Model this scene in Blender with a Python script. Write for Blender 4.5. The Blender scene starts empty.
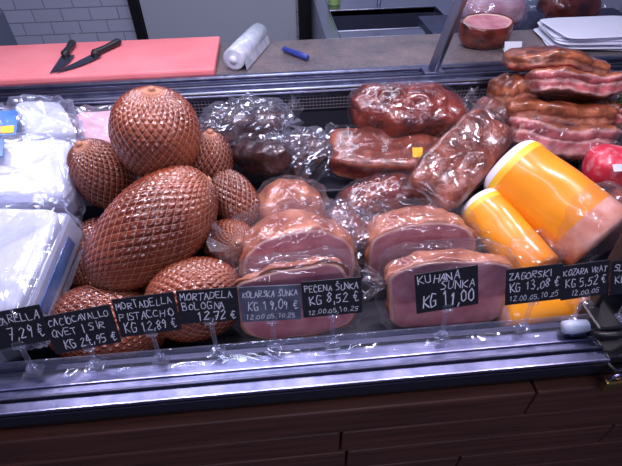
import bpy, math, random
import numpy as np
from mathutils import Vector, Matrix, noise, Euler
random.seed(7)
pi=math.pi
# ------------------------------------------------------------------ camera
cd=bpy.data.cameras.new('camera'); cam=bpy.data.objects.new('camera',cd)
bpy.context.collection.objects.link(cam); bpy.context.scene.camera=cam
cd.sensor_width=36; cd.lens=36*450/622; cd.clip_start=0.02
M=(Matrix.Rotation(-math.radians(4.5),3,'Z') @ Matrix.Rotation(math.radians(48),3,'X') @ Matrix.Rotation(-math.radians(1.0),3,'Z')).to_4x4()
M.translation=Vector((0,-0.49,1.626)); cam.matrix_world=M

# ------------------------------------------------------------------ materials
def mat(name,col,rough=.5,metal=0,coat=0,col2=None,scale=20,bump=0,bscale=60,ramp=(.35,.65),spec=.5):
    m=bpy.data.materials.new(name); m.use_nodes=True; nt=m.node_tree; N=nt.nodes; L=nt.links
    b=N['Principled BSDF']
    b.inputs['Base Color'].default_value=(*col,1); b.inputs['Roughness'].default_value=rough
    b.inputs['Metallic'].default_value=metal; b.inputs['Coat Weight'].default_value=coat
    b.inputs['Coat Roughness'].default_value=.12; b.inputs['Specular IOR Level'].default_value=spec
    tc=N.new('ShaderNodeTexCoord'); src=tc.outputs['Object']
    if col2 is not None:
        n=N.new('ShaderNodeTexNoise'); n.inputs['Scale'].default_value=scale; n.inputs['Detail'].default_value=5
        L.new(src,n.inputs['Vector'])
        r=N.new('ShaderNodeValToRGB'); r.color_ramp.elements[0].position=ramp[0]; r.color_ramp.elements[1].position=ramp[1]
        r.color_ramp.elements[0].color=(*col,1); r.color_ramp.elements[1].color=(*col2,1)
        L.new(n.outputs['Fac'],r.inputs['Fac']); L.new(r.outputs['Color'],b.inputs['Base Color'])
    if bump:
        n2=N.new('ShaderNodeTexNoise'); n2.inputs['Scale'].default_value=bscale; n2.inputs['Detail'].default_value=4
        L.new(src,n2.inputs['Vector'])
        bp=N.new('ShaderNodeBump'); bp.inputs['Strength'].default_value=bump; bp.inputs['Distance'].default_value=.01
        L.new(n2.outputs['Fac'],bp.inputs['Height']); L.new(bp.outputs['Normal'],b.inputs['Normal'])
    return m
def layered(name,stops,freq=3.0,warp=.5,rough=.3,axis='Z',sc=(1,1,1)):
    """meat with fat and lean layers following the piece's own thickness axis"""
    m=bpy.data.materials.new(name); m.use_nodes=True; nt=m.node_tree; N=nt.nodes; L=nt.links
    b=N['Principled BSDF']; b.inputs['Roughness'].default_value=rough; b.inputs['Coat Weight'].default_value=.5
    b.inputs['Coat Roughness'].default_value=.15
    a=N.new('ShaderNodeAttribute'); a.attribute_name='loc'
    s=N.new('ShaderNodeSeparateXYZ'); L.new(a.outputs['Vector'],s.inputs[0])
    tc=N.new('ShaderNodeTexCoord')
    ad=N.new('ShaderNodeVectorMath'); ad.operation='MULTIPLY_ADD'; ad.inputs[1].default_value=sc
    L.new(a.outputs['Vector'],ad.inputs[0])
    o3=N.new('ShaderNodeVectorMath'); o3.operation='SCALE'; o3.inputs['Scale'].default_value=3; L.new(tc.outputs['Object'],o3.inputs[0]); L.new(o3.outputs[0],ad.inputs[2])
    n=N.new('ShaderNodeTexNoise'); n.inputs['Scale'].default_value=freq; n.inputs['Detail'].default_value=5
    L.new(ad.outputs[0],n.inputs['Vector'])
    m1=N.new('ShaderNodeMath'); m1.operation='MULTIPLY_ADD'; L.new(n.outputs['Fac'],m1.inputs[0]); m1.inputs[1].default_value=warp
    L.new(s.outputs[axis],m1.inputs[2])
    mr=N.new('ShaderNodeMapRange'); mr.inputs['From Min'].default_value=-1+warp*.5; mr.inputs['From Max'].default_value=1+warp*.5
    L.new(m1.outputs[0],mr.inputs['Value'])
    r=N.new('ShaderNodeValToRGB'); cr=r.color_ramp
    while len(cr.elements)<len(stops): cr.elements.new(.5)
    for e,(p,c) in zip(cr.elements,stops): e.position=p; e.color=(*c,1)
    L.new(mr.outputs['Result'],r.inputs['Fac'])
    n4=N.new('ShaderNodeTexNoise'); n4.inputs['Scale'].default_value=38; n4.inputs['Detail'].default_value=4; L.new(tc.outputs['Object'],n4.inputs['Vector'])
    r4=N.new('ShaderNodeMapRange'); r4.inputs['From Min'].default_value=.3; r4.inputs['From Max'].default_value=.7; r4.inputs['To Min'].default_value=.35; r4.inputs['To Max'].default_value=1.2
    L.new(n4.outputs['Fac'],r4.inputs['Value'])
    vm=N.new('ShaderNodeVectorMath'); vm.operation='SCALE'; L.new(r.outputs['Color'],vm.inputs[0]); L.new(r4.outputs['Result'],vm.inputs['Scale'])
    L.new(vm.outputs[0],b.inputs['Base Color'])
    bp=N.new('ShaderNodeBump'); bp.inputs['Strength'].default_value=.5; bp.inputs['Distance'].default_value=.01
    L.new(n4.outputs['Fac'],bp.inputs['Height']); L.new(bp.outputs['Normal'],b.inputs['Normal'])
    return m
def wrapmat(name,base=.035,amt=.38,tint=(.92,.92,1),lo=.75,dif=.25,scale=15,rough=.1,fres=.22,bump=1):
    m=bpy.data.materials.new(name); m.use_nodes=True; nt=m.node_tree; N=nt.nodes; L=nt.links
    N.remove(N['Principled BSDF'])
    g=N.new('ShaderNodeBsdfGlossy'); g.inputs['Color'].default_value=(*tint,1); g.inputs['Roughness'].default_value=rough
    df=N.new('ShaderNodeBsdfDiffuse'); df.inputs['Color'].default_value=(*tint,1)
    m0=N.new('ShaderNodeMixShader'); m0.inputs[0].default_value=dif; L.new(g.outputs[0],m0.inputs[1]); L.new(df.outputs[0],m0.inputs[2])
    tr=N.new('ShaderNodeBsdfTransparent'); tr.inputs['Color'].default_value=(.97,.97,.99,1)
    mx=N.new('ShaderNodeMixShader'); L.new(tr.outputs[0],mx.inputs[1]); L.new(m0.outputs[0],mx.inputs[2])
    tc=N.new('ShaderNodeTexCoord')
    n=N.new('ShaderNodeTexNoise'); n.noise_type='RIDGED_MULTIFRACTAL'; n.inputs['Scale'].default_value=scale; n.inputs['Detail'].default_value=3; n.inputs['Distortion'].default_value=1.0
    L.new(tc.outputs['Object'],n.inputs['Vector'])
    mr=N.new('ShaderNodeMapRange'); mr.inputs['From Min'].default_value=lo; mr.inputs['From Max'].default_value=lo+.35
    mr.inputs['To Min'].default_value=base; mr.inputs['To Max'].default_value=amt
    L.new(n.outputs['Fac'],mr.inputs['Value'])
    fr=N.new('ShaderNodeLayerWeight'); fr.inputs['Blend'].default_value=.2
    ad=N.new('ShaderNodeMath'); ad.operation='ADD'; ad.use_clamp=True
    ml=N.new('ShaderNodeMath'); ml.operation='MULTIPLY'; ml.inputs[1].default_value=fres; L.new(fr.outputs['Fresnel'],ml.inputs[0])
    L.new(mr.outputs['Result'],ad.inputs[0]); L.new(ml.outputs[0],ad.inputs[1])
    L.new(ad.outputs[0],mx.inputs[0])
    bp=N.new('ShaderNodeBump'); bp.inputs['Strength'].default_value=bump; bp.inputs['Distance'].default_value=.012
    L.new(n.outputs['Fac'],bp.inputs['Height']); L.new(bp.outputs['Normal'],g.inputs['Normal'])
    L.new(mx.outputs[0],N['Material Output'].inputs['Surface'])
    return m

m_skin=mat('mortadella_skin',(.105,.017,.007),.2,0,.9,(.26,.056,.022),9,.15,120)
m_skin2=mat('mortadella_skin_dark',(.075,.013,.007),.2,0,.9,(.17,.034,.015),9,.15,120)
m_str=mat('net_string',(.46,.21,.13),.6)
m_smoke=mat('smoked_meat',(.04,.006,.005),.25,0,.9,(.20,.030,.014),16,.7,45)
m_smokeb=mat('smoked_meat_brown',(.055,.014,.009),.28,0,.8,(.27,.072,.038),20,.7,50)
m_dark=mat('dark_meat',(.012,.004,.004),.3,0,.6,(.05,.011,.009),14,.8,40)
m_hskin=mat('ham_rind',(.24,.055,.028),.28,0,.6,(.50,.20,.11),16,.4,60)
m_hface=mat('ham_cut_face',(.48,.14,.175),.26,0,.6,(.70,.32,.35),20,.08,90,(.35,.66))
m_fat=mat('ham_fat',(.78,.52,.46),.35,0,.4,(.58,.28,.23),25)
BR=(.16,.035,.014);FT=(.70,.38,.34);LN=(.20,.018,.018);LP=(.46,.11,.11)
m_bacon=layered('bacon_layers',[(0,BR),(.10,BR),(.17,FT),(.30,LP),(.42,LP),(.50,FT),(.58,LN),(.74,LP),(.82,FT),(.90,(.36,.10,.03)),(1,(.20,.04,.014))],1.6,.75,sc=(1.4,1.2,1.0))
m_baconb=layered('bacon_brown',[(0,BR),(.25,LN),(.4,(.5,.2,.12)),(.55,BR),(.75,(.38,.12,.05)),(1,(.16,.035,.016))],2.2,1.0)
m_slab=layered('smoked_slab_layers',[(0,(.12,.022,.012)),(.25,(.42,.16,.09)),(.4,(.16,.025,.016)),(.7,(.11,.018,.012)),(.85,(.28,.07,.033)),(1,(.16,.032,.016))],3.0,.8)
m_yel=mat('sausage_casing_yellow',(.82,.25,.008),.3,0,.5,(.88,.35,.02),6)
m_cut=mat('sausage_end',(.60,.23,.15),.35,0,.5,(.78,.44,.35),22)
m_wrap=wrapmat('cling_film',.03,.38,lo=.70,dif=.12,fres=.15)
m_wrap2=wrapmat('cling_film_heavy',.07,.60,lo=.60,scale=19,dif=.2)
m_crump=wrapmat('crumpled_film',.17,.62,(.85,.87,1),lo=.5,scale=22,dif=.15,rough=.13,fres=.45,bump=.5)
m_crumpw=wrapmat('crumpled_bag',.15,.50,(.85,.87,1),lo=.55,scale=18,dif=.25,rough=.15,fres=.4,bump=.5)
m_cheese=mat('white_cheese',(.44,.51,.68),.35,0,.5,(.66,.71,.82),8,.3,25)
m_pinkch=mat('pink_cheese_pack',(.60,.26,.33),.4,0,.3,(.75,.50,.56),12)
m_blue=mat('label_blue',(.03,.12,.38),.35,0,.3,(.08,.24,.52),20)
m_white=mat('label_white',(.7,.72,.8),.5)
m_whiteplast=mat('white_plastic',(.46,.53,.68),.35,0,.2)
m_yellab=mat('label_yellow',(.85,.50,.03),.4)
m_red=mat('label_red',(.60,.02,.05),.4,0,.4,(.75,.25,.28),40,ramp=(.5,.7))
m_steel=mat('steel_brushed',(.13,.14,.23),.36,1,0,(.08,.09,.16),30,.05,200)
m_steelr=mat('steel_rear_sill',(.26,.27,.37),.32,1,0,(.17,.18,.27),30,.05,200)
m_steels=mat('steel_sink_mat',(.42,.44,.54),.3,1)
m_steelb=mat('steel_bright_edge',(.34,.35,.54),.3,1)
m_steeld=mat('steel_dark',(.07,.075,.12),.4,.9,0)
m_black=mat('black_tag',(.010,.010,.015),.4,0,.15,(.016,.016,.022),30)
m_greytag=mat('worn_tag',(.05,.055,.085),.4,0,.15,(.13,.14,.20),30)
m_chalk=mat('chalk_ink',(.80,.80,.90),.6)
m_clear=wrapmat('clear_plastic',.10,.30,(.8,.85,1),dif=.3)
m_deck=mat('deck_dark',(.03,.032,.045),.35,.3)
m_grid=mat('grille_metal',(.22,.21,.25),.4,.6)
m_blk=mat('black_plastic',(.01,.01,.012),.4)
m_board=mat('cutting_board_pink',(.82,.20,.22),.5,0,0,(.90,.27,.29),5,.1,150)
m_blade=mat('knife_blade',(.25,.27,.32),.25,1)
m_handle=mat('knife_handle',(.012,.012,.015),.4)
m_roll=mat('plastic_bag_roll',(.62,.66,.74),.4,0,.3,(.42,.47,.58),40)
m_mark=mat('marker_blue',(.03,.05,.28),.35)
m_paper=mat('paper_white',(.72,.74,.86),.7)
m_brass=mat('brass',(.45,.30,.10),.35,1)
m_green=mat('herb_green',(.01,.04,.012),.5)
m_doorp=mat('door_panel',(.47,.49,.58),.45)
m_frame=mat('door_frame_black',(.008,.008,.01),.4)
m_floor=mat('floor_tile_dark',(.05,.05,.06),.5,0,0,(.08,.08,.09),6)
m_soap=mat('soap_green',(.35,.55,.15),.3)
m_machine=mat('machine_grey',(.10,.12,.18),.4,.3)

def woodmat():
    m=bpy.data.materials.new('wood_panel'); m.use_nodes=True; nt=m.node_tree; N=nt.nodes; L=nt.links
    b=N['Principled BSDF']; b.inputs['Roughness'].default_value=.5
    tc=N.new('ShaderNodeTexCoord'); mp=N.new('ShaderNodeMapping'); mp.inputs['Scale'].default_value=(2,30,40)
    L.new(tc.outputs['Object'],mp.inputs['Vector'])
    n=N.new('ShaderNodeTexNoise'); n.inputs['Scale'].default_value=2.2; n.inputs['Detail'].default_value=6; L.new(mp.outputs[0],n.inputs['Vector'])
    r=N.new('ShaderNodeValToRGB'); r.color_ramp.elements[0].position=.3; r.color_ramp.elements[1].position=.75
    r.color_ramp.elements[0].color=(.055,.019,.013,1); r.color_ramp.elements[1].color=(.13,.048,.033,1)
    L.new(n.outputs['Fac'],r.inputs['Fac']); L.new(r.outputs['Color'],b.inputs['Base Color'])
    return m
m_wood=woodmat()
def granite():
    m=bpy.data.materials.new('granite_top'); m.use_nodes=True; nt=m.node_tree; N=nt.nodes; L=nt.links
    b=N['Principled BSDF']; b.inputs['Roughness'].default_value=.3
    tc=N.new('ShaderNodeTexCoord')
    v=N.new('ShaderNodeTexVoronoi'); v.inputs['Scale'].default_value=220; L.new(tc.outputs['Object'],v.inputs['Vector'])
    n=N.new('ShaderNodeTexNoise'); n.inputs['Scale'].default_value=9; n.inputs['Detail'].default_value=5; L.new(tc.outputs['Object'],n.inputs['Vector'])
    r=N.new('ShaderNodeValToRGB'); r.color_ramp.elements[0].color=(.04,.035,.045,1); r.color_ramp.elements[1].color=(.30,.23,.22,1)
    L.new(v.outputs['Color'],r.inputs['Fac'])
    r2=N.new('ShaderNodeValToRGB'); r2.color_ramp.elements[0].position=.4; r2.color_ramp.elements[1].position=.65
    r2.color_ramp.elements[0].color=(.09,.085,.10,1); r2.color_ramp.elements[1].color=(.24,.18,.17,1)
    L.new(n.outputs['Fac'],r2.inputs['Fac'])
    mx=N.new('ShaderNodeMix'); mx.data_type='RGBA'; mx.inputs[0].default_value=.5
    L.new(r2.outputs['Color'],mx.inputs[6]); L.new(r.outputs['Color'],mx.inputs[7]); L.new(mx.outputs[2],b.inputs['Base Color'])
    return m
m_gran=granite()
def tilemat():
    m=bpy.data.materials.new('metro_tile'); m.use_nodes=True; nt=m.node_tree; N=nt.nodes; L=nt.links
    b=N['Principled BSDF']; b.inputs['Roughness'].default_value=.15
    tc=N.new('ShaderNodeTexCoord'); s=N.new('ShaderNodeSeparateXYZ'); c=N.new('ShaderNodeCombineXYZ')
    L.new(tc.outputs['Object'],s.inputs[0]); L.new(s.outputs['X'],c.inputs['X']); L.new(s.outputs['Z'],c.inputs['Y'])
    k=N.new('ShaderNodeTexBrick'); L.new(c.outputs[0],k.inputs['Vector'])
    k.inputs['Scale'].default_value=1; k.inputs['Brick Width'].default_value=.17; k.inputs['Row Height'].default_value=.075
    k.inputs['Mortar Size'].default_value=.003; k.inputs['Color1'].default_value=(.58,.60,.74,1); k.inputs['Color2'].default_value=(.54,.56,.70,1)
    k.inputs['Mortar'].default_value=(.30,.31,.38,1)
    L.new(k.outputs['Color'],b.inputs['Base Color'])
    bp=N.new('ShaderNodeBump'); bp.invert=True; bp.inputs['Strength'].default_value=.6; bp.inputs['Distance'].default_value=.01
    L.new(k.outputs['Fac'],bp.inputs['Height']); L.new(bp.outputs['Normal'],b.inputs['Normal'])
    return m
m_tile=tilemat()

# ------------------------------------------------------------------ mesh builder
class B:
    def __init__(s): s.v=[];s.f=[];s.m=[];s.sm=[];s.loc=[];s.mats=[]
    def mi(s,m):
        if m not in s.mats: s.mats.append(m)
        return s.mats.index(m)
    def add(s,v,f,m,smooth=True,loc=None,fm=None):
        o=len(s.v); s.v+=[tuple(p) for p in v]; s.f+=[tuple(i+o for i in q) for q in f]
        if fm is None: k=s.mi(m); s.m+=[k]*len(f)
        else: s.m+=[s.mi(x) for x in fm]
        s.sm+=[smooth]*len(f); s.loc+=[tuple(p) for p in (loc if loc is not None else [(0,0,0)]*len(v))]
        return s
    def box(s,c,d,m,R=None,bev=.1):
        """bevelled box; c centre, d full dims, bev absolute"""
        import bmesh
        bm=bmesh.new(); bmesh.ops.create_cube(bm,size=1)
        for q in bm.verts: q.co=Vector((q.co.x*d[0],q.co.y*d[1],q.co.z*d[2]))
        bv=min(bev,min(d)*.3) if bev else 0
        if bv: bmesh.ops.bevel(bm,geom=list(bm.edges),offset=bv,segments=2,affect='EDGES',profile=.5)
        bm.verts.ensure_lookup_table(); bm.verts.index_update()
        Rm=R or Matrix.Identity(3); c=Vector(c)
        v=[c+Rm@q.co for q in bm.verts]; f=[[q.index for q in p.verts] for p in bm.faces]
        bm.free()
        return s.add(v,f,m,False)
    def tube(s,pts,r,m,n=10,cap=True):
        pts=[Vector(p) for p in pts]; rs=r if isinstance(r,(list,tuple)) else [r]*len(pts)
        v=[];f=[]
        up=Vector((0,0,1))
        for i,p in enumerate(pts):
            t=(pts[min(i+1,len(pts)-1)]-pts[max(i-1,0)]).normalized()
            a=t.cross(up); 
            if a.length<.05: a=t.cross(Vector((0,1,0)))
            a.normalize(); b=a.cross(t)
            for j in range(n): q=2*pi*j/n; v.append(p+(a*math.cos(q)+b*math.sin(q))*rs[i])
        for i in range(len(pts)-1):
            for j in range(n): f.append((i*n+j,i*n+(j+1)%n,(i+1)*n+(j+1)%n,(i+1)*n+j))
        if cap: f.append(tuple(range(n))[::-1]); f.append(tuple((len(pts)-1)*n+j for j in range(n)))
        return s.add(v,f,m,True)
    def done(s,name,parent=None):
        me=bpy.data.meshes.new(name); me.from_pydata(s.v,[],s.f)
        for m in s.mats: me.materials.append(m)
        me.polygons.foreach_set('material_index',s.m); me.polygons.foreach_set('use_smooth',s.sm)
        a=me.attributes.new('loc','FLOAT_VECTOR','POINT'); a.data.foreach_set('vector',[c for p in s.loc for c in p])
        me.update(); o=bpy.data.objects.new(name,me); bpy.context.collection.objects.link(o)
        if parent: o.parent=parent
        return o
def frame(axis,roll=0,hint=Vector((0,0,1))):
    """matrix whose local X is axis"""
    x=Vector(axis).normalized(); z=(hint-x*hint.dot(x)).normalized(); y=z.cross(x)
    R=Matrix((x,y,z)).transposed()
    return R@Matrix.Rotation(roll,3,'X')
def sp(w,e): return math.copysign(abs(w)**e,w)
def sell(b,c,dim,m,R=None,e1=.6,e2=.6,nu=56,nv=36,amp=.006,freq=14,seed=0,bend=0,flat=None,smooth=True,taper=0,ridge=0,wave=0):
    """super-ellipsoid lump, dim = half sizes"""
    c=Vector(c); R=R or Matrix.Identity(3); v=[];loc=[];f=[]
    sd=Vector((seed*7.3,seed*3.1,seed*1.7))
    for i in range(nv+1):
        ph=-pi/2+pi*i/nv
        for j in range(nu):
            th=2*pi*j/nu
            x=sp(math.cos(ph),e1)*sp(math.cos(th),e2); y=sp(math.cos(ph),e1)*sp(math.sin(th),e2); z=sp(math.sin(ph),e1)
            k=1+taper*x
            p=Vector((x*dim[0],y*dim[1]*k,z*dim[2]*k+bend*x*x+wave*math.sin(x*4+seed)))
            d=p.normalized() if p.length>1e-6 else Vector((0,0,1))
            n=noise.noise(p*freq+sd)+.5*noise.noise(p*freq*2.3+sd)
            if ridge: n+=ridge*(1-2*abs(noise.noise(p*freq*1.7+sd*2)))
            p=p+d*amp*n
            v.append(c+R@p); loc.append((x,y,z))
    for i in range(nv):
        for j in range(nu): f.append((i*nu+j,i*nu+(j+1)%nu,(i+1)*nu+(j+1)%nu,(i+1)*nu+j))
    return b.add(v,f,m,smooth,loc)
def film(b,c,dim,R=None,e1=.6,e2=.6,seed=0,heavy=0,amp=.007,bend=0,wave=0):
    R=R or Matrix.Identity(3)
    if heavy>=3:   # loosely crumpled bag: angular facets
        sell(b,c,tuple(d+.010 for d in dim),m_crump if heavy==3 else m_crumpw,R,e1,e2,40,26,.016,22,seed+11,bend,None,False,0,.9)
    else:
        sell(b,c,tuple(d+.004 for d in dim),m_wrap2 if heavy else m_wrap,R,e1,e2,64,40,amp,26,seed+11,bend,None,True,0,.6,wave)
    rnd=random.Random(seed*13+5)
    for s in ((1,-1) if heavy==3 else (rnd.choice((-1,1)),)):
        n=26; v=[];f=[]
        L=.035 if not heavy else .05
        base=Vector((s*dim[0]*.93,0,dim[2]*.2))
        for k in range(4):
            for i in range(n):
                a=2*pi*i/n; q=k/3
                rr=(.25+.75*q)*min(dim[1],dim[2])*(.8+.35*rnd.random())
                p=base+Vector((s*L*q*(.7+.5*rnd.random()),rr*math.cos(a)*1.1,rr*math.sin(a)*.8+.01*q))
                v.append(Vector(c)+R@p)
        for k in range(3):
            for i in range(n): f.append((k*n+i,k*n+(i+1)%n,(k+1)*n+(i+1)%n,(k+1)*n+i))
        b.add(v,f,m_wrap2,False)

# ------------------------------------------------------------------ netted mortadellas
def netted(name,c,axis,L,Rr,egg=0,n=30,mt=None,k=1.0,seed=0):
    c=Vector(c); ax=Vector(axis).normalized(); Fm=frame(ax)
    def P(th,ph,off=0):
        s=-math.cos(ph); r=Rr*max(1e-6,math.sin(ph))**.92*(1+egg*s)
        q=Vector((L*s,r*math.cos(th),r*math.sin(th)))
        w=1+.05*noise.noise(q*9+Vector((seed*5,0,0)))
        nn=Vector((s/L,math.sin(ph)*math.cos(th)/Rr,math.sin(ph)*math.sin(th)/Rr)).normalized()
        return c+Fm@(q*w+nn*off)
    b=B(); NU,NV=224,112; v=[];f=[]
    for i in range(NV+1):
        ph=pi*i/NV
        for j in range(NU):
            th=2*pi*j/NU
            h=min(abs(math.sin((th-k*ph)*n/2)),abs(math.sin((th+k*ph)*n/2)))
            v.append(P(th,max(ph,1e-4),.0046*h**.6*max(0,min(1,3*math.sin(ph)))))
    for i in range(NV):
        for j in range(NU): f.append((i*NU+j,(i+1)*NU+j,(i+1)*NU+(j+1)%NU,i*NU+(j+1)%NU))
    b.add(v,f,mt or m_skin)
    for sg in (1,-1):
        for i in range(n):
            pts=[P(2*pi*i/n+sg*k*ph,ph,.0018) for ph in np.linspace(.06,pi-.06,46)]
            b.tube(pts,.00065,m_str,5,False)
    for s in (-1,1):
        e=c+ax*L*s
        b.tube([e-ax*s*.004,e+ax*s*.004,e+ax*s*.009],[.008,.006,.007],m_str,10)
    return b.done(name)
netted('netted_mortadella',(-.260,.397,1.138),(.12,.1,1),.096,.089,.03,32,seed=1,k=.9)
netted('netted_mortadella',(-.272,.232,1.013),(.222,.133,.121),.152,.092,.10,32,seed=2,k=1.1)
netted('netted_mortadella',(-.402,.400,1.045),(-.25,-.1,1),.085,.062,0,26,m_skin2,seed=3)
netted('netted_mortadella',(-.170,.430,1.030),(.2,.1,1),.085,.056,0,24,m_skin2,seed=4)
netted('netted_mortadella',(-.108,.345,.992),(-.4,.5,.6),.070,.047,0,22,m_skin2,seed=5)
netted('netted_mortadella',(-.125,.262,.930),(.3,-.6,.6),.08,.055,0,24,seed=6)
netted('netted_mortadella',(-.185,.105,.935),(1,.1,.1),.092,.080,0,30,seed=7)
netted('netted_mortadella',(-.370,.098,.885),(1,-.1,-.12),.115,.080,0,30,seed=8)
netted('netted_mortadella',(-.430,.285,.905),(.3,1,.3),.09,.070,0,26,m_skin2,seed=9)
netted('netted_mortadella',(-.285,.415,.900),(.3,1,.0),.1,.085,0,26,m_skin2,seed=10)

# ------------------------------------------------------------------ cut hams
def cut_ham(name,c,w,h,dep,tilt=0,yaw=0,back=.7,top=2.4,seed=0,skin=None,wrap=True):
    """c = centre of the cut face; body runs to local +y"""
    R=Matrix.Rotation(yaw,3,'Z')@Matrix.Rotation(tilt,3,'X'); c=Vector(c); b=B(); n=96
    def O(t):
        x=sp(math.cos(t),2/top); z=sp(math.sin(t),2/top)
        if z<0: z*=.92
        k=1+.09*noise.noise(Vector((math.cos(t)*1.6+seed*3,math.sin(t)*1.6,seed)))
        return x*w/2*k,z*h/2*k
    rings=[(0.02,-.0),(.3,-.0005),(.6,.0),(.88,0),(.915,.0003),(.965,.001),(1.0,.006)]
    for q in np.linspace(.1,1,14):
        q=float(q)
        rings.append(((1-(1-back)*q**2.2) if q<.8 else (1-(1-back)*q**2.2)*math.sqrt(max(0,1-((q-.8)/.2)**2*.95)),dep*q))
    v=[];f=[];fm=[];loc=[]
    for s,y in rings:
        for j in range(n):
            x,z=O(2*pi*j/n); p=Vector((x*s,y,z*s))
            am=.009 if y>.004 else .002
            nz=(noise.noise(p*22+Vector((seed,0,0)))+.6*noise.noise(p*50+Vector((seed,0,0))))*am
            p=p+Vector((x,0,z)).normalized()*nz
            v.append(c+R@p); loc.append((x,y,z))
    for i in range(len(rings)-1):
        for j in range(n):
            f.append((i*n+j,(i+1)*n+j,(i+1)*n+(j+1)%n,i*n+(j+1)%n)); 
            fm.append(m_hface if i<4 else (m_fat if i==4 else (skin or m_hskin)))
    f.append(tuple(range(n))); fm.append(m_hface)
    f.append(tuple((len(rings)-1)*n+j for j in range(n))[::-1]); fm.append(skin or m_hskin)
    b.add(v,f,None,True,loc,fm)
    if wrap: film(b,c+R@Vector((0,dep*.48,0)),(w*.52,dep*.54+.004,h*.52),R,.5,.45,seed,1,amp=.009)
    return b.done(name)
cut_ham('cooked_ham',(.025,.150,.945),.245,.185,.15,math.radians(-12),.10,.75,seed=1)
cut_ham('cooked_ham',(.015,.060,.945),.235,.17,.055,math.radians(-16),.05,.8,3.2,seed=2)
cut_ham('cooked_ham',(.300,.195,.910),.245,.18,.12,math.radians(-10),-.02,.8,2.8,seed=3)
cut_ham('cooked_ham',(.325,.070,.920),.265,.175,.075,math.radians(-14),-.03,.8,3.4,seed=4)

def lump(name,c,dim,m,R=None,e1=.7,e2=.7,amp=.008,freq=14,seed=0,wrap=1,bend=0,labels=(),taper=0,wave=0):
    b=B(); sell(b,c,dim,m,R,e1,e2,88,60,amp,freq,seed,bend,taper=taper,wave=wave)
    if wrap: film(b,c,dim,R,e1,e2,seed,{1:0,2:1,3:3}[wrap],bend=bend,wave=wave)
    for (lc,ld,lm,lr) in labels: b.box(lc,ld,lm,lr,.0008)
    return b.done(name)
lump('smoked_ham',(.018,.345,.945),(.088,.065,.075),m_hskin,None,.8,.8,.012,seed=1,wrap=2)
lump('smoked_ham',(.0,.30,.86),(.09,.05,.06),m_hskin,None,.8,.8,seed=2)
lump('dry_cured_meat',(-.085,.580,1.045),(.105,.060,.052),m_dark,frame((1,.1,.05)),.8,.8,.018,16,3,3)
lump('dry_cured_meat',(-.040,.470,1.022),(.075,.045,.042),m_dark,frame((1,-.5,.35)),.6,.6,.016,18,4,1)
lump('dry_cured_meat',(.060,.510,.995),(.065,.055,.045),m_dark,frame((1,.5,.0)),.7,.7,.016,18,5,3)
lump('smoked_pork_neck',(.338,.575,1.075),(.148,.078,.055),m_smoke,frame((1,-.12,-.06),.15),.7,.75,.020,15,6,1)
lump('smoked_bacon_slab',(.270,.480,1.005),(.148,.07,.038),m_slab,frame((1,-.1,-.05),.25),.45,.5,.013,13,7,1,.0,
     [((.335,.425,1.035),(.025,.002,.028),m_yellab,Matrix.Rotation(-.6,3,'X'))])
lump('smoked_pork_loin',(.245,.375,.925),(.11,.055,.065),m_smoke,frame((1,.25,.1)),.6,.7,.014,16,8,2)
lump('smoked_pork_loin',(.15,.30,.90),(.05,.07,.06),m_slab,frame((1,.5,.1)),.7,.7,.01,16,18,3)
lump('smoked_pork_slab',(.440,.415,1.012),(.155,.072,.045),m_smokeb,frame((.236,.2,.075),.45),.4,.45,.013,15,9,1)

# ------------------------------------------------------------------ yellow sausages
def sausage(name,A,Bp,r,seed=0,cutend=True,band=True):
    A=Vector(A);Bp=Vector(Bp); ax=(Bp-A); L=ax.length; ax.normalize(); Fm=frame(ax); b=B(); n=64
    prof=[(0,.02),(.0,.35),(.01,.6),(.03,.82),(.06,.93),(.10,.985),(.13,.995),(.16,1)]+[(float(q),1) for q in np.linspace(.2,.9,15)]+[(.94,1),(.97,.985),(.985,.95),(.995,.9),(1.0,.6),(1.003,.3),(1.004,.02)]
    v=[];f=[];fm=[];loc=[]
    for q,s in prof:
        for j in range(n):
            t=2*pi*j/n; p=Vector((q*L,s*r*math.cos(t),s*r*math.sin(t)))
            p+=Vector((0,math.cos(t),math.sin(t)))*.003*noise.noise(p*18+Vector((seed,0,0)))
            v.append(A+Fm@p); loc.append((q,math.cos(t),math.sin(t)))
    for i in range(len(prof)-1):
        for j in range(n):
            f.append((i*n+j,i*n+(j+1)%n,(i+1)*n+(j+1)%n,(i+1)*n+j))
            q=prof[i][0]
            if q>=.79 and cutend: mm=m_cut
            elif q<.03: mm=m_cut
            elif band and q<.095: mm=m_white
            elif band and q<.155: mm=m_yellab
            else: mm=m_yel
            fm.append(mm)
    f.append(tuple(range(n))[::-1]);fm.append(m_cut); f.append(tuple((len(prof)-1)*n+j for j in range(n)));fm.append(m_cut)
    b.add(v,f,None,True,loc,fm)
    sell(b,A+ax*(L*.84),(L*.22,r*1.05,r*1.05),m_wrap2,Fm,.35,1,60,30,.007,34,seed,ridge=.7)
    return b.done(name)
sausage('yellow_cased_sausage',(.535,.385,1.020),(.678,.160,.955),.084,1)
sausage('yellow_cased_sausage',(.462,.325,.960),(.535,.125,.905),.055,2,False)
sausage('yellow_cased_sausage',(.43,.06,.862),(.62,.075,.866),.055,3,False,False)

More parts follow.
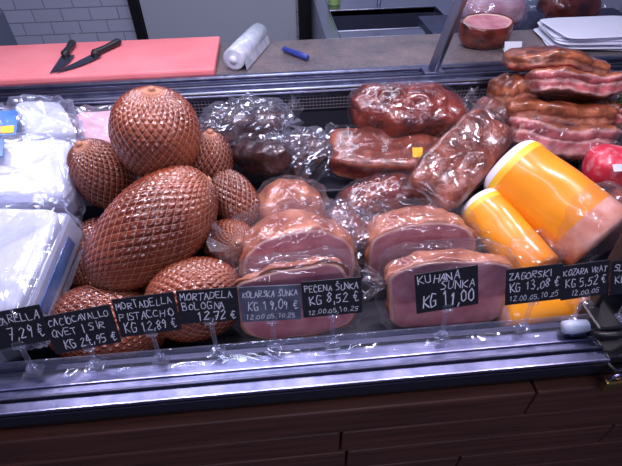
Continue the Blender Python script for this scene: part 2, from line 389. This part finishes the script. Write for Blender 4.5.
# ------------------------------------------------------------------ bacon stack right
def bacon(c,dim,ax,roll,seed,bend=0,wrap=1,m=None,wave=.006):
    lump('bacon_slab',c,dim,m or m_bacon,frame(ax,roll),.38,.42,.016,17,seed,wrap,bend,(),0,wave)
bacon((.762,.655,1.155),(.135,.065,.026),(1,-.1,-.12),-.25,21,-.010,0,m_baconb)
bacon((.790,.600,1.105),(.125,.062,.034),(1,-.02,-.08),-.5,22,.008,1)
bacon((.650,.640,1.085),(.045,.06,.036),(1,.1,.1),-.2,27,0,0,m_baconb)
bacon((.745,.575,1.045),(.150,.070,.033),(1,-.1,-.06),-.3,23,-.006,0,m_baconb)
bacon((.740,.505,1.000),(.140,.065,.042),(1,-.16,-.10),-.5,24,.006,2)
bacon((.97,.56,1.05),(.09,.08,.04),(1,.2,.1),-.3,25,0,1)
lump('smoked_pork_loin',(.585,.575,1.03),(.045,.06,.05),m_smokeb,None,.7,.7,.012,15,26,1)
b=B()
for i in range(60):
    a=random.uniform(0,2*pi); r=random.uniform(0,.022); p=Vector((.900+r*math.cos(a),.52+r*math.sin(a),1.080+random.uniform(-.012,.02)))
    Rr=Euler((random.uniform(-1,1),random.uniform(-1,1),random.uniform(0,6))).to_matrix()
    v=[p+Rr@Vector(q) for q in [(-.009,0,0),(-.003,.006,.002),(.009,.002,0),(.004,-.006,.003)]]
    b.add(v,[(0,1,2,3)],m_green,False)
b.done('parsley_garnish')
lump('packaged_sausage',(.815,.385,.990),(.055,.055,.045),m_red,frame((1,-.4,0)),.7,.7,.004,15,31,1,0,[((.800,.334,1.020),(.035,.002,.018),m_white,Matrix.Rotation(-.9,3,'X'))])
lump('smoked_pork_loin',(.83,.27,.92),(.08,.06,.06),m_smokeb,frame((1,-.5,-.1)),.7,.7,.012,15,32,1)
lump('smoked_pork_loin',(.82,.13,.87),(.08,.06,.06),m_smoke,frame((1,-.5,-.1)),.7,.7,.01,15,33,1)

# ------------------------------------------------------------------ cheeses on the left
def pack(name,c,d,R,m,seed,labels=(),e=.3):
    b=B(); sell(b,c,(d[0]/2,d[1]/2,d[2]/2),m,R,e,e,48,32,.006,14,seed)
    film(b,c,(d[0]/2-.004,d[1]/2-.004,d[2]/2-.004),R,e+.1,e+.1,seed,4)
    for off,ld,lm in labels: b.box(Vector(c)+R@Vector(off),ld,lm,R,.001)
    return b.done(name)
Ra=Euler((.4,.25,.6)).to_matrix(); Rb=Euler((.42,.05,.15)).to_matrix(); Rc=Euler((.22,-.02,-.12)).to_matrix()
pack('wrapped_cheese',(-.565,.55,1.078),(.11,.12,.11),Ra,m_cheese,1)
pack('wrapped_cheese',(-.455,.60,1.025),(.12,.13,.09),Ra,m_pinkch,2)
pack('wrapped_cheese',(-.545,.375,1.055),(.18,.16,.10),Rb,m_cheese,3,[((-.055,.045,.068),(.05,.045,.003),m_blue),((-.055,.045,.070),(.035,.018,.003),m_white)])
pack('wrapped_cheese',(-.665,.50,1.10),(.12,.12,.05),Rb,m_cheese,4,[((.03,.0,.046),(.09,.07,.003),m_blue),((.03,-.02,.048),(.08,.02,.003),m_yellab)])
b=B()
c=Vector((-.565,.165,.985))
b.box(c,(.24,.25,.08),m_whiteplast,Rc,.012)
sell(b,c+Rc@Vector((0,0,.035)),(.116,.122,.028),m_cheese,Rc,.35,.3,48,24,.005,18,5)
b.box(c+Rc@Vector((-.035,-.045,.066)),(.08,.05,.003),m_blue,Rc,.001)
b.box(c+Rc@Vector((-.035,-.045,.068)),(.05,.016,.003),m_white,Rc,.0005)
b.box(c+Rc@Vector((.121,-.0,-.0)),(.003,.16,.03),m_blue,Rc,.001)
film(b,c+Rc@Vector((0,0,.018)),(.118,.123,.052),Rc,.25,.25,9,4)
b.box((-.63,.15,.87),(.14,.22,.14),m_whiteplast,None,.012)
b.done('cheese_tub')
b=B(); b.box((-.63,.41,.89),(.24,.20,.18),m_whiteplast,None,.01); b.box((-.63,.41,.98),(.25,.21,.01),m_whiteplast,None,.004); b.done('cheese_crate')

# ------------------------------------------------------------------ price tags, hand lettered
F={'A':[[(0,0),(2,6),(4,0)],[(1,2.4),(3.2,2.4)]],'B':[[(0,0),(0,6),(3,5.6),(3,3.6),(0,3.2),(3.6,2.4),(3.2,.2),(0,0)]],
'C':[[(4,5.4),(1.4,6),(0,3),(1.2,0),(4,.5)]],'D':[[(0,0),(0,6),(3.2,5),(4,3),(3,.6),(0,0)]],'E':[[(4,6),(0,6),(0,0),(4,0)],[(0,3),(3,3.1)]],
'F':[[(4,6),(0,6),(0,0)],[(0,3),(3,3)]],'G':[[(4,5.4),(1.2,6),(0,3),(1,0),(3.8,.4),(4,2.8),(2.2,2.8)]],'H':[[(0,0),(0,6)],[(4,0),(4,6)],[(0,3),(4,3)]],
'I':[[(2,0),(2,6)]],'J':[[(3.4,6),(3.4,1),(2,0),(.4,1)]],'K':[[(0,0),(0,6)],[(4,6),(0,2.8),(4,0)]],'L':[[(0,6),(0,0),(3.6,0)]],
'M':[[(0,0),(.4,6),(2,2.4),(3.8,6),(4.2,0)]],'N':[[(0,0),(0,6),(4,0),(4,6)]],'O':[[(2,6),(0,4),(.3,1),(2,0),(3.8,1.4),(3.8,4.4),(2,6)]],
'P':[[(0,0),(0,6),(3.4,5.4),(3.4,3.4),(0,2.8)]],'Q':[[(2,6),(0,4),(.3,1),(2,0),(3.8,1.4),(3.8,4.4),(2,6)],[(2.4,1.6),(4.2,-.6)]],'R':[[(0,0),(0,6),(3.4,5.4),(3.2,3.4),(0,3),(4,0)]],
'S':[[(4,5.4),(1.4,6),(.2,4.6),(3.6,2.2),(3,.3),(0,.4)]],'T':[[(0,6),(4.2,6)],[(2,6),(2,0)]],'U':[[(0,6),(.2,1),(2,0),(3.8,1),(4,6)]],
'V':[[(0,6),(2,0),(4,6)]],'Z':[[(0,6),(4,6),(0,0),(4,0)]],'Y':[[(0,6),(2,3),(4,6)],[(2,3),(2,0)]],
'0':[[(2,6),(.2,4),(.3,1),(2,0),(3.6,1.4),(3.6,4.4),(2,6)]],'1':[[(.8,4.6),(2.2,6),(2.2,0)]],'2':[[(.2,4.8),(2,6),(3.6,4.6),(0,0),(4,0)]],
'3':[[(.2,5.6),(2.6,6),(3.4,4.6),(1.4,3.2),(3.8,2),(2.6,.1),(0,.4)]],'4':[[(2.6,0),(2.6,6),(0,2),(4,2)]],'5':[[(3.8,6),(.6,6),(.4,3.4),(3,3.6),(3.6,1.4),(2,0),(.1,.4)]],
'6':[[(3.4,5.8),(.8,3.6),(.4,1),(2,0),(3.6,1.2),(2.6,3),(.6,2.2)]],'7':[[(0,6),(4,6),(1.4,0)],[(1,3),(3.4,3)]],'8':[[(2,3.2),(.4,4.6),(2,6),(3.6,4.7),(.3,1.4),(2,0),(3.8,1.4),(2,3.2)]],
'9':[[(3.4,4.4),(1.6,6),(.4,4.4),(1.6,3.2),(3.4,4.4),(2.6,0)]],',':[[(1.4,.7),(.8,-1)]],'.':[[(1,0),(1.3,.5)]],':':[[(1,1),(1.3,1.5)],[(1,4),(1.3,4.5)]],'/':[[(0,-.4),(3.4,6.4)]],'-':[[(.6,3),(3.2,3)]],
'|':[[(1,-.5),(1,6.5)]],'€':[[(4,5.2),(2,6),(.8,3),(2,0),(4,.8)],[(0,3.6),(3,3.6)],[(0,2.4),(2.8,2.4)]]}
F['Š']=F['S']+[[(1,8),(2,7),(3.2,8)]]; F['Č']=F['C']+[[(1,8),(2,7),(3.2,8)]]
def adv(ch): return 3 if ch==' ' else (5.0 if ch not in ',.:|I' else 2.6)
def text(b,s,x,y,h,T,w,wmax):
    u=h/6; hx=u*min(1,wmax/(sum(adv(q) for q in s)*u))
    for ch in s:
        g=F.get(ch); jx=random.uniform(-.35,.35)*hx; jy=random.uniform(-.6,.6)*u; sl=random.uniform(-.12,.22); sy=random.uniform(.85,1.12)
        if g:
            for st in g:
                pts=[(x+(px+random.uniform(-.25,.25))*hx*.94+jx+py*hx*sl,y+(py*sy+random.uniform(-.25,.25))*u+jy) for px,py in st]
                for (x0,y0),(x1,y1) in zip(pts,pts[1:]):
                    d=Vector((x1-x0,y1-y0)); l=d.length or 1e-6; d/=l; n=Vector((-d.y,d.x))*w*.5*random.uniform(.75,1.25); e=d*w*.3
                    q=[(x0-e.x+n.x,y0-e.y+n.y),(x1+e.x+n.x,y1+e.y+n.y),(x1+e.x-n.x,y1+e.y-n.y),(x0-e.x-n.x,y0-e.y-n.y)]
                    b.add([T(a,c_) for a,c_ in q],[(0,3,2,1)],m_chalk,False)
        x+=hx*adv(ch)
def tag(c,w,h,lines,rot=0,yaw=0,mt=None,tilt=25):
    c=Vector(c); R=Matrix.Rotation(yaw,3,'Z')@Matrix.Rotation(math.radians(-tilt),3,'X')@Matrix.Rotation(-rot,3,'Y')
    b=B(); b.box(c,(w,.002,h),mt or m_black,R,.0006)
    T=lambda x,z:c+R@Vector((x,-.0014,z))
    for s,x,y,hh,bd in lines: text(b,s,-w/2+x*w,-h/2+y*h,hh*h,T,.0009*bd,w*(.96-x))
    bt=c+R@Vector((0,.001,-h/2))
    b.box(bt+Vector((0,0,.002)),(.020,.010,.014),m_clear,R,.002)
    z0=.9045; b.tube([bt,Vector((bt.x,bt.y-.004,(bt.z+z0)/2)),Vector((bt.x,bt.y-.008,z0))],[.0045,.004,.005],m_clear,8)
    b.box((bt.x,bt.y-.008,z0+.0035),(.030,.022,.006),m_clear,None,.002)
    b.box((bt.x,bt.y-.008,z0+.012),(.018,.012,.014),m_clear,None,.002)
    return b.done('price_tag')
tag((-.468,.010,1.006),.110,.068,[('MOZZARELLA',.02,.66,.2,1.3),('7,29 €',.42,.18,.3,1.5)],.08,.05)
tag((-.359,.010,.988),.114,.074,[('CACIOCAVALLO',.05,.72,.17,1.3),('QVET | SIR',.05,.44,.18,1.3),('KG 24,95 €',.18,.1,.24,1.6)],.10,.03)
tag((-.243,.010,1.014),.104,.072,[('MORTADELLA',.05,.72,.18,1.3),('PISTACCHIO',.05,.42,.18,1.3),('KG 12,89 €',.1,.1,.24,1.5)],.07,-.02)
tag((-.138,.012,1.023),.102,.062,[('MORTADELA',.06,.7,.19,1.4),('BOLOGNA',.08,.4,.2,1.3),('12,72 €',.3,.08,.26,1.6)],-.01)
tag((-.032,.010,1.018),.104,.066,[('KOLARSKA ŠUNKA',.04,.7,.17,1.3),('KG 19,09 €',.12,.34,.26,1.6),('12.00.05.10.25',.08,.08,.13,1)],-.03,0,m_greytag)
tag((.074,.010,1.021),.104,.068,[('PEČENA ŠUNKA',.05,.7,.17,1.3),('KG 8,52 €',.12,.36,.26,1.6),('12.00.05.10.25',.08,.08,.13,1)],.01)
tag((.278,.010,1.018),.114,.076,[('KUHANA',.06,.74,.2,1.7),('ŠUNKA',.40,.50,.2,1.6),('KG 11,00',.10,.10,.34,2.2)],.06,.03)
tag((.438,.010,1.013),.104,.070,[('ZAGORSKI',.05,.7,.18,1.4),('KG 13,08 €',.08,.38,.24,1.5),('12.00.05.10.25',.06,.1,.14,1)],.04)
tag((.535,.012,1.011),.088,.068,[('KOZARA VRAT',.04,.7,.16,1.4),('KG 5,52 €',.1,.36,.26,1.5),('12.00.05',.2,.1,.14,1)],.07)
tag((.628,.012,1.014),.092,.068,[('SLANINA',.05,.7,.18,1.4),('KG 9,92 €',.1,.36,.24,1.5)],.05)

# ------------------------------------------------------------------ display case
X0,X1=-1.05,1.35
b=B(); xc=(X0+X1)/2; xw=X1-X0
b.box((xc,.375,.785),(xw,.75,.03),m_deck,None,.002)
b.box((xc,.575,.872),(xw,.31,.144),m_deck,None,.004)
b.box((xc,.745,.93),(xw,.012,.28),m_deck,None,.001)
b.box((xc,-.005,.85),(xw,.012,.108),m_steeld,None,.001)
b.box((X0-.01,.33,.98),(.02,.84,.42),m_machine,None,.004)
b.box((X1+.01,.33,.98),(.02,.84,.42),m_machine,None,.004)
b.done('display_case_tray')
b=B()
x=X0+.01
while x<X1-.01: b.box((x,.736,1.035),(.0018,.002,.05),m_grid,None,0); x+=.010
for z in np.arange(1.012,1.062,.010): b.box((xc,.7345,float(z)),(xw-.02,.0018,.0018),m_grid,None,0)
b.done('air_grille')
b=B()
b.box((xc,.80,1.058),(xw,.135,.018),m_steelr,None,.004)
b.box((xc,.742,1.066),(xw,.012,.020),m_steels,None,.004)
b.box((xc,.775,1.072),(xw,.008,.012),m_steelr,None,.003)
b.box((xc,.800,1.071),(xw,.012,.010),m_steeld,None,.003)
b.box((xc,.835,1.075),(xw,.022,.016),m_steelr,None,.005)
b.done('case_rear_rail')
b=B()
XE=.575
b.box(((X0+XE)/2,-.043,.892),(XE-X0,.088,.010),m_steel,None,.003)
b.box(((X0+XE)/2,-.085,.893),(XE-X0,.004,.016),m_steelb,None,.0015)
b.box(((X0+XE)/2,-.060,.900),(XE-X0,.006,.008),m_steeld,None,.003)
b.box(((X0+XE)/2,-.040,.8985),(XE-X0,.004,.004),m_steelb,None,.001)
b.box(((X0+XE)/2,-.015,.900),(XE-X0,.028,.008),m_clear,None,.003)
b.box(((X0+XE)/2,-.002,.912),(XE-X0,.004,.028),m_clear,None,.001)
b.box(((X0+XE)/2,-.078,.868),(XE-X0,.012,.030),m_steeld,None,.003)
b.box(((X1+XE)/2,-.04,.885),(X1-XE-.002,.08,.02),m_blk,None,.003)
b.done('case_front_ledge')
b=B()
b.box((xc,-.066,.838),(xw,.012,.032),m_frame,None,.002)
z=.820
for row in range(8):
    zz=z-.046-row*.094; xs=[X0,.37,X1] if row%2==1 else [X0,-.42,.075,.86,X1]
    if row==0: xs=[X0,.46,X1]
    if row==1: xs=[X0,.085,X1]
    if row==2: xs=[X0,-.6,.10,.7,X1]
    for a,c2 in zip(xs,xs[1:]): b.box(((a+c2)/2,-.082,zz),(c2-a-.004,.028,.089),m_wood,None,.004)
b.box((xc,.35,.39),(xw,.80,.74),m_frame,None,.004)
b.done('case_wood_front')
b=B(); A=Vector((.475,.80,1.075)); T=Vector((.512,.69,1.46)); d=(T-A)
Rp=frame(d); b.box((A+T)/2,(d.length,.016,.034),m_steels,Rp,.003); b.box((A+T)/2+Rp@Vector((0,.010,0)),(d.length,.004,.020),m_steeld,Rp,.001)
b.box(A+Vector((0,0,.004)),(.06,.05,.012),m_steelr,None,.003); b.done('glass_support_post')
b=B(); b.box((.612,.045,1.0),(.012,.03,.30),m_blk,Euler((-.15,.12,0)).to_matrix(),.003); b.box((.60,.00,.905),(.05,.07,.03),m_blk,None,.005)
b.tube([(.56,-.03,.905),(.575,-.05,.925),(.60,-.055,.93),(.63,-.05,.91),(.66,-.07,.88)],.006,m_blk,10)
b.tube([(.575,-.085,.885),(.59,-.095,.875),(.62,-.10,.88),(.66,-.095,.90)],.004,m_blk,10)
b.done('case_end_bracket')
b=B(); b.tube([(.515,-.02,.915),(.53,-.02,.915),(.56,-.02,.915)],[.012,.014,.012],m_whiteplast,20); b.box((.54,-.02,.906),(.03,.03,.008),m_steel,None,.002); b.done('latch_knob')
b=B(); b.box((.590,-.104,.842),(.034,.014,.030),m_brass,None,.004)
b.tube([(.590-.010*math.cos(t),-.104,.857+.018*math.sin(t)) for t in np.linspace(0,pi,12)],.003,m_steelb,8); b.done('padlock')
# ------------------------------------------------------------------ worktop
b=B(); b.box((xc,.995,1.055),(xw,.29,.035),m_gran,None,.004); b.box((xc,1.0,.52),(xw,.25,1.035),m_machine,None,.005); b.done('granite_worktop')
b=B(); b.box((-.56,1.0,1.085),(.77,.29,.022),m_board,None,.006); b.done('cutting_board')
def knife(A,E,wid,hl):
    A=Vector(A);E=Vector(E); d=(E-A).normalized(); L=(E-A).length; s=Vector((0,0,1)).cross(d).normalized(); b=B()
    z=Vector((0,0,1)); H=A+d*hl
    n=16; v=[]
    for i in range(n+1):
        q=i/n; p=H+d*(L-hl)*q; w=wid*(1-q**3)
        v+= [p+s*.0-s*wid*.3+z*.0012, p+s*(w-wid*.3)+z*.0003, p-s*wid*.3-z*.0006]
    f=[]
    for i in range(n):
        a=3*i; c_=a+3; f+=[(a,a+1,c_+1,c_),(a+1,a+2,c_+2,c_+1),(a+2,a,c_,c_+2)]
    b.add(v,f,m_blade,False)
    zz=Vector((0,0,.004))
    b.tube([A+zz,A+d*.01+zz,A+d*hl*.3+zz,A+d*hl*.55+zz,A+d*hl*.85+zz,H+zz,H+d*.012+zz],[.007,.012,.0115,.010,.0115,.013,.006],m_handle,14)
    return b.done('butcher_knife')
knife((-.500,1.10,1.1035),(-.632,.865,1.100),.040,.115)
knife((-.655,1.11,1.1035),(-.642,.87,1.100),.040,.105)
b=B(); A=Vector((-.118,.890,1.107)); E=Vector((-.040,1.120,1.107)); d=(E-A)
b.tube([A,A+d*.004,A+d*.5,A+d*.996,E],[.026,.033,.034,.033,.026],m_roll,32)
b.tube([A-d*.02,A+d*.002],[.012,.012],m_paper,20); b.tube([E-d*.002,E+d*.02],[.012,.012],m_paper,20)
s=Vector((0,0,1)).cross(d.normalized()); zd=Vector((0,0,-.031)); v=[A+s*-.033+d*.02,E+s*-.033-d*.02,E+s*-.038+zd-d*.02,A+s*-.038+zd+d*.02]
b.add(v,[(0,1,2,3)],m_roll,False); b.done('plastic_bag_roll')
b=B(); b.tube([(.038,1.03,1.083),(.043,1.024,1.083),(.075,.986,1.083),(.078,.982,1.083),(.110,.944,1.083),(.113,.940,1.083)],[.006,.009,.009,.010,.0095,.006],m_mark,16); b.done('marker_pen')
b=B(); c=Vector((.71,1.01,1.112)); n=64; v=[];f=[];fm=[]
rg=[(.02,.034),(.5,.034),(.80,.036),(.90,.038),(.97,.040),(1.0,.036),(1.02,.01),(.98,-.012),(.86,-.032),(.5,-.040),(.02,-.040)]
for s,z in rg:
    for j in range(n):
        t=2*pi*j/n; k=1+.05*noise.noise(Vector((math.cos(t)*2,math.sin(t)*2,z*20)))
        v.append(c+Vector((.088*s*k*math.cos(t),.062*s*k*math.sin(t),z*.95+.008*s*math.sin(t))))
for i in range(len(rg)-1):
    for j in range(n):
        f.append((i*n+j,(i+1)*n+j,(i+1)*n+(j+1)%n,i*n+(j+1)%n)); fm.append(m_hface if i<2 else (m_fat if i in(2,) else m_smoke))
f.append(tuple(range(n)));fm.append(m_hface); f.append(tuple((len(rg)-1)*n+j for j in range(n))[::-1]);fm.append(m_smoke)
b.add(v,f,None,True,None,fm); b.done('cured_ham')
b=B(); b.box((.775,.925,1.092),(.055,.004,.034),m_white,Euler((-.5,0,-.1)).to_matrix(),.001); b.box((.775,.935,1.077),(.04,.03,.006),m_white,None,.001); b.done('label_card')
b=B()
for i in range(14):
    sell(b,(1.10+random.uniform(-.02,.02),1.0+random.uniform(-.012,.012),1.0775+i*.0032),(.16,.105,.0014),m_paper,Matrix.Rotation(random.uniform(-.2,.2)-.1,3,'Z')@Matrix.Rotation(random.uniform(-.01,.01),3,'Y'),.25,.25,28,8,.0012,30,i)
b.done('paper_sheet_stack')
# ------------------------------------------------------------------ back room
b=B(); b.box((0,2.65,1.4),(6,.1,2.8),m_tile,None,0); b.done('wall_back')
b=B(); b.box((0,.7,-.025),(6,6,.05),m_floor,None,0); b.done('floor')
b=B(); b.box((-.305,2.575,1.05),(.95,.03,2.1),m_doorp,None,.004)
b.box((-.815,2.57,1.05),(.06,.06,2.1),m_frame,None,.004); b.box((.235,2.57,1.05),(.10,.06,2.1),m_frame,None,.004); b.box((-.29,2.57,2.13),(1.15,.06,.06),m_frame,None,.004)
b.tube([(.10,2.55,1.0),(.10,2.52,1.0),(.0,2.52,1.0)],.009,m_steel,10); b.done('door_1')
b=B(); sx0,sx1,sy0,sy1=.33,.92,1.80,2.13; ox0,ox1,oy0,oy1=.26,1.75,1.70,2.5; zt=.88
def slab(x0,x1,y0,y1,z0,z1,m): b.box(((x0+x1)/2,(y0+y1)/2,(z0+z1)/2),(x1-x0,y1-y0,z1-z0),m,None,.003)
S=m_steels
slab(ox0,sx0,oy0,oy1,zt-.03,zt,S);slab(sx1,ox1,oy0,oy1,zt-.03,zt,S);slab(sx0,sx1,oy0,sy0,zt-.03,zt,S);slab(sx0,sx1,sy1,oy1,zt-.03,zt,S)
slab(sx0-.008,sx0,sy0,sy1,zt-.2,zt+.004,S);slab(sx1,sx1+.008,sy0,sy1,zt-.2,zt+.004,S);slab(sx0,sx1,sy0-.008,sy0,zt-.2,zt+.004,S);slab(sx0,sx1,sy1,sy1+.008,zt-.2,zt+.004,S)
slab(sx0,sx1,sy0,sy1,zt-.21,zt-.2,m_steeld)
slab(ox0,ox1,oy0+.02,oy1,.08,zt-.22,S); slab(ox0,ox1,oy0,oy0+.02,.08,zt-.03,S); slab(ox0,ox0+.02,oy0,oy1,.08,zt-.03,S)
for x in (ox0+.05,ox1-.05):
    for y in (oy0+.06,oy1-.06): b.tube([(x,y,0),(x,y,.1)],.02,S,12)
b.tube([(.62,2.22,.88),(.62,2.22,1.1),(.62,2.16,1.16),(.62,2.05,1.15),(.62,2.03,1.11)],.012,S,12)
b.done('steel_sink')
b=B(); b.tube([(.37,2.25,.88),(.37,2.25,.885),(.37,2.25,.99),(.37,2.25,1.02),(.37,2.25,1.03),(.37,2.25,1.05)],[.03,.035,.035,.02,.012,.012],m_soap,20); b.done('dish_soap_bottle')
b=B(); b.box((-1.0,1.22,1.0),(.14,.26,.34),m_machine,Euler((0,0,.2)).to_matrix(),.02); b.box((-1.0,1.08,1.08),(.12,.02,.05),m_blk,None,.004); b.done('grey_machine')  # plain grey-blue box for an unidentified machine at the left
b=B(); sell(b,(.91,1.42,1.065),(.12,.10,.05),m_pinkch,None,.6,.6,40,24,.01,12,3); film(b,(.91,1.42,1.065),(.11,.09,.045),None,.6,.6,3,3); b.done('wrapped_meat_packet')
lump('smoked_pork_loin',(1.24,1.43,1.065),(.11,.09,.05),m_smoke,None,.6,.6,.01,12,41,1)
b=B(); b.box((1.1,1.44,.99),(.9,.26,.03),m_steel,None,.004)
for x in (.70,1.50):
    for y in (1.34,1.54): b.tube([(x,y,0),(x,y,.98)],.015,m_steel,10)
b.box((1.1,1.44,.4),(.86,.24,.02),m_steel,None,.004)
b.done('side_table')

# ------------------------------------------------------------------ lights
def area(n,loc,size,sy,e,col,tgt=(0,.3,1)):
    l=bpy.data.lights.new(n,'AREA'); l.shape='RECTANGLE'; l.size=size; l.size_y=sy; l.energy=e; l.color=col
    o=bpy.data.objects.new(n,l); bpy.context.collection.objects.link(o); o.location=loc
    o.rotation_euler=(Vector(tgt)-Vector(loc)).to_track_quat('-Z','Y').to_euler()
area('ceiling_light_front',(-.2,.1,2.6),1.8,.15,9,(.74,.76,1.0))
area('wood_front_fill_light',(.1,-1.7,2.5),2.2,.15,17,(.84,.80,1.0),(0,-.1,.75))  # unseen fill lamp, added to brighten the wood front from the customer side
area('ceiling_light_rear',(.2,1.6,2.7),2.4,.25,28,(.78,.82,1.0),(0,1.8,0))
for i,x in enumerate((-.75,-.35,.05,.45,.85)):
    area('case_led',(x,.38,1.78),.10,.03,3.3,(.96,.82,.97),(x*.9,.26,.95))
w=bpy.data.worlds.new('world'); bpy.context.scene.world=w; w.use_nodes=True
w.node_tree.nodes['Background'].inputs[0].default_value=(.34,.36,.78,1); w.node_tree.nodes['Background'].inputs[1].default_value=.18
bpy.context.scene.view_settings.view_transform='Standard'
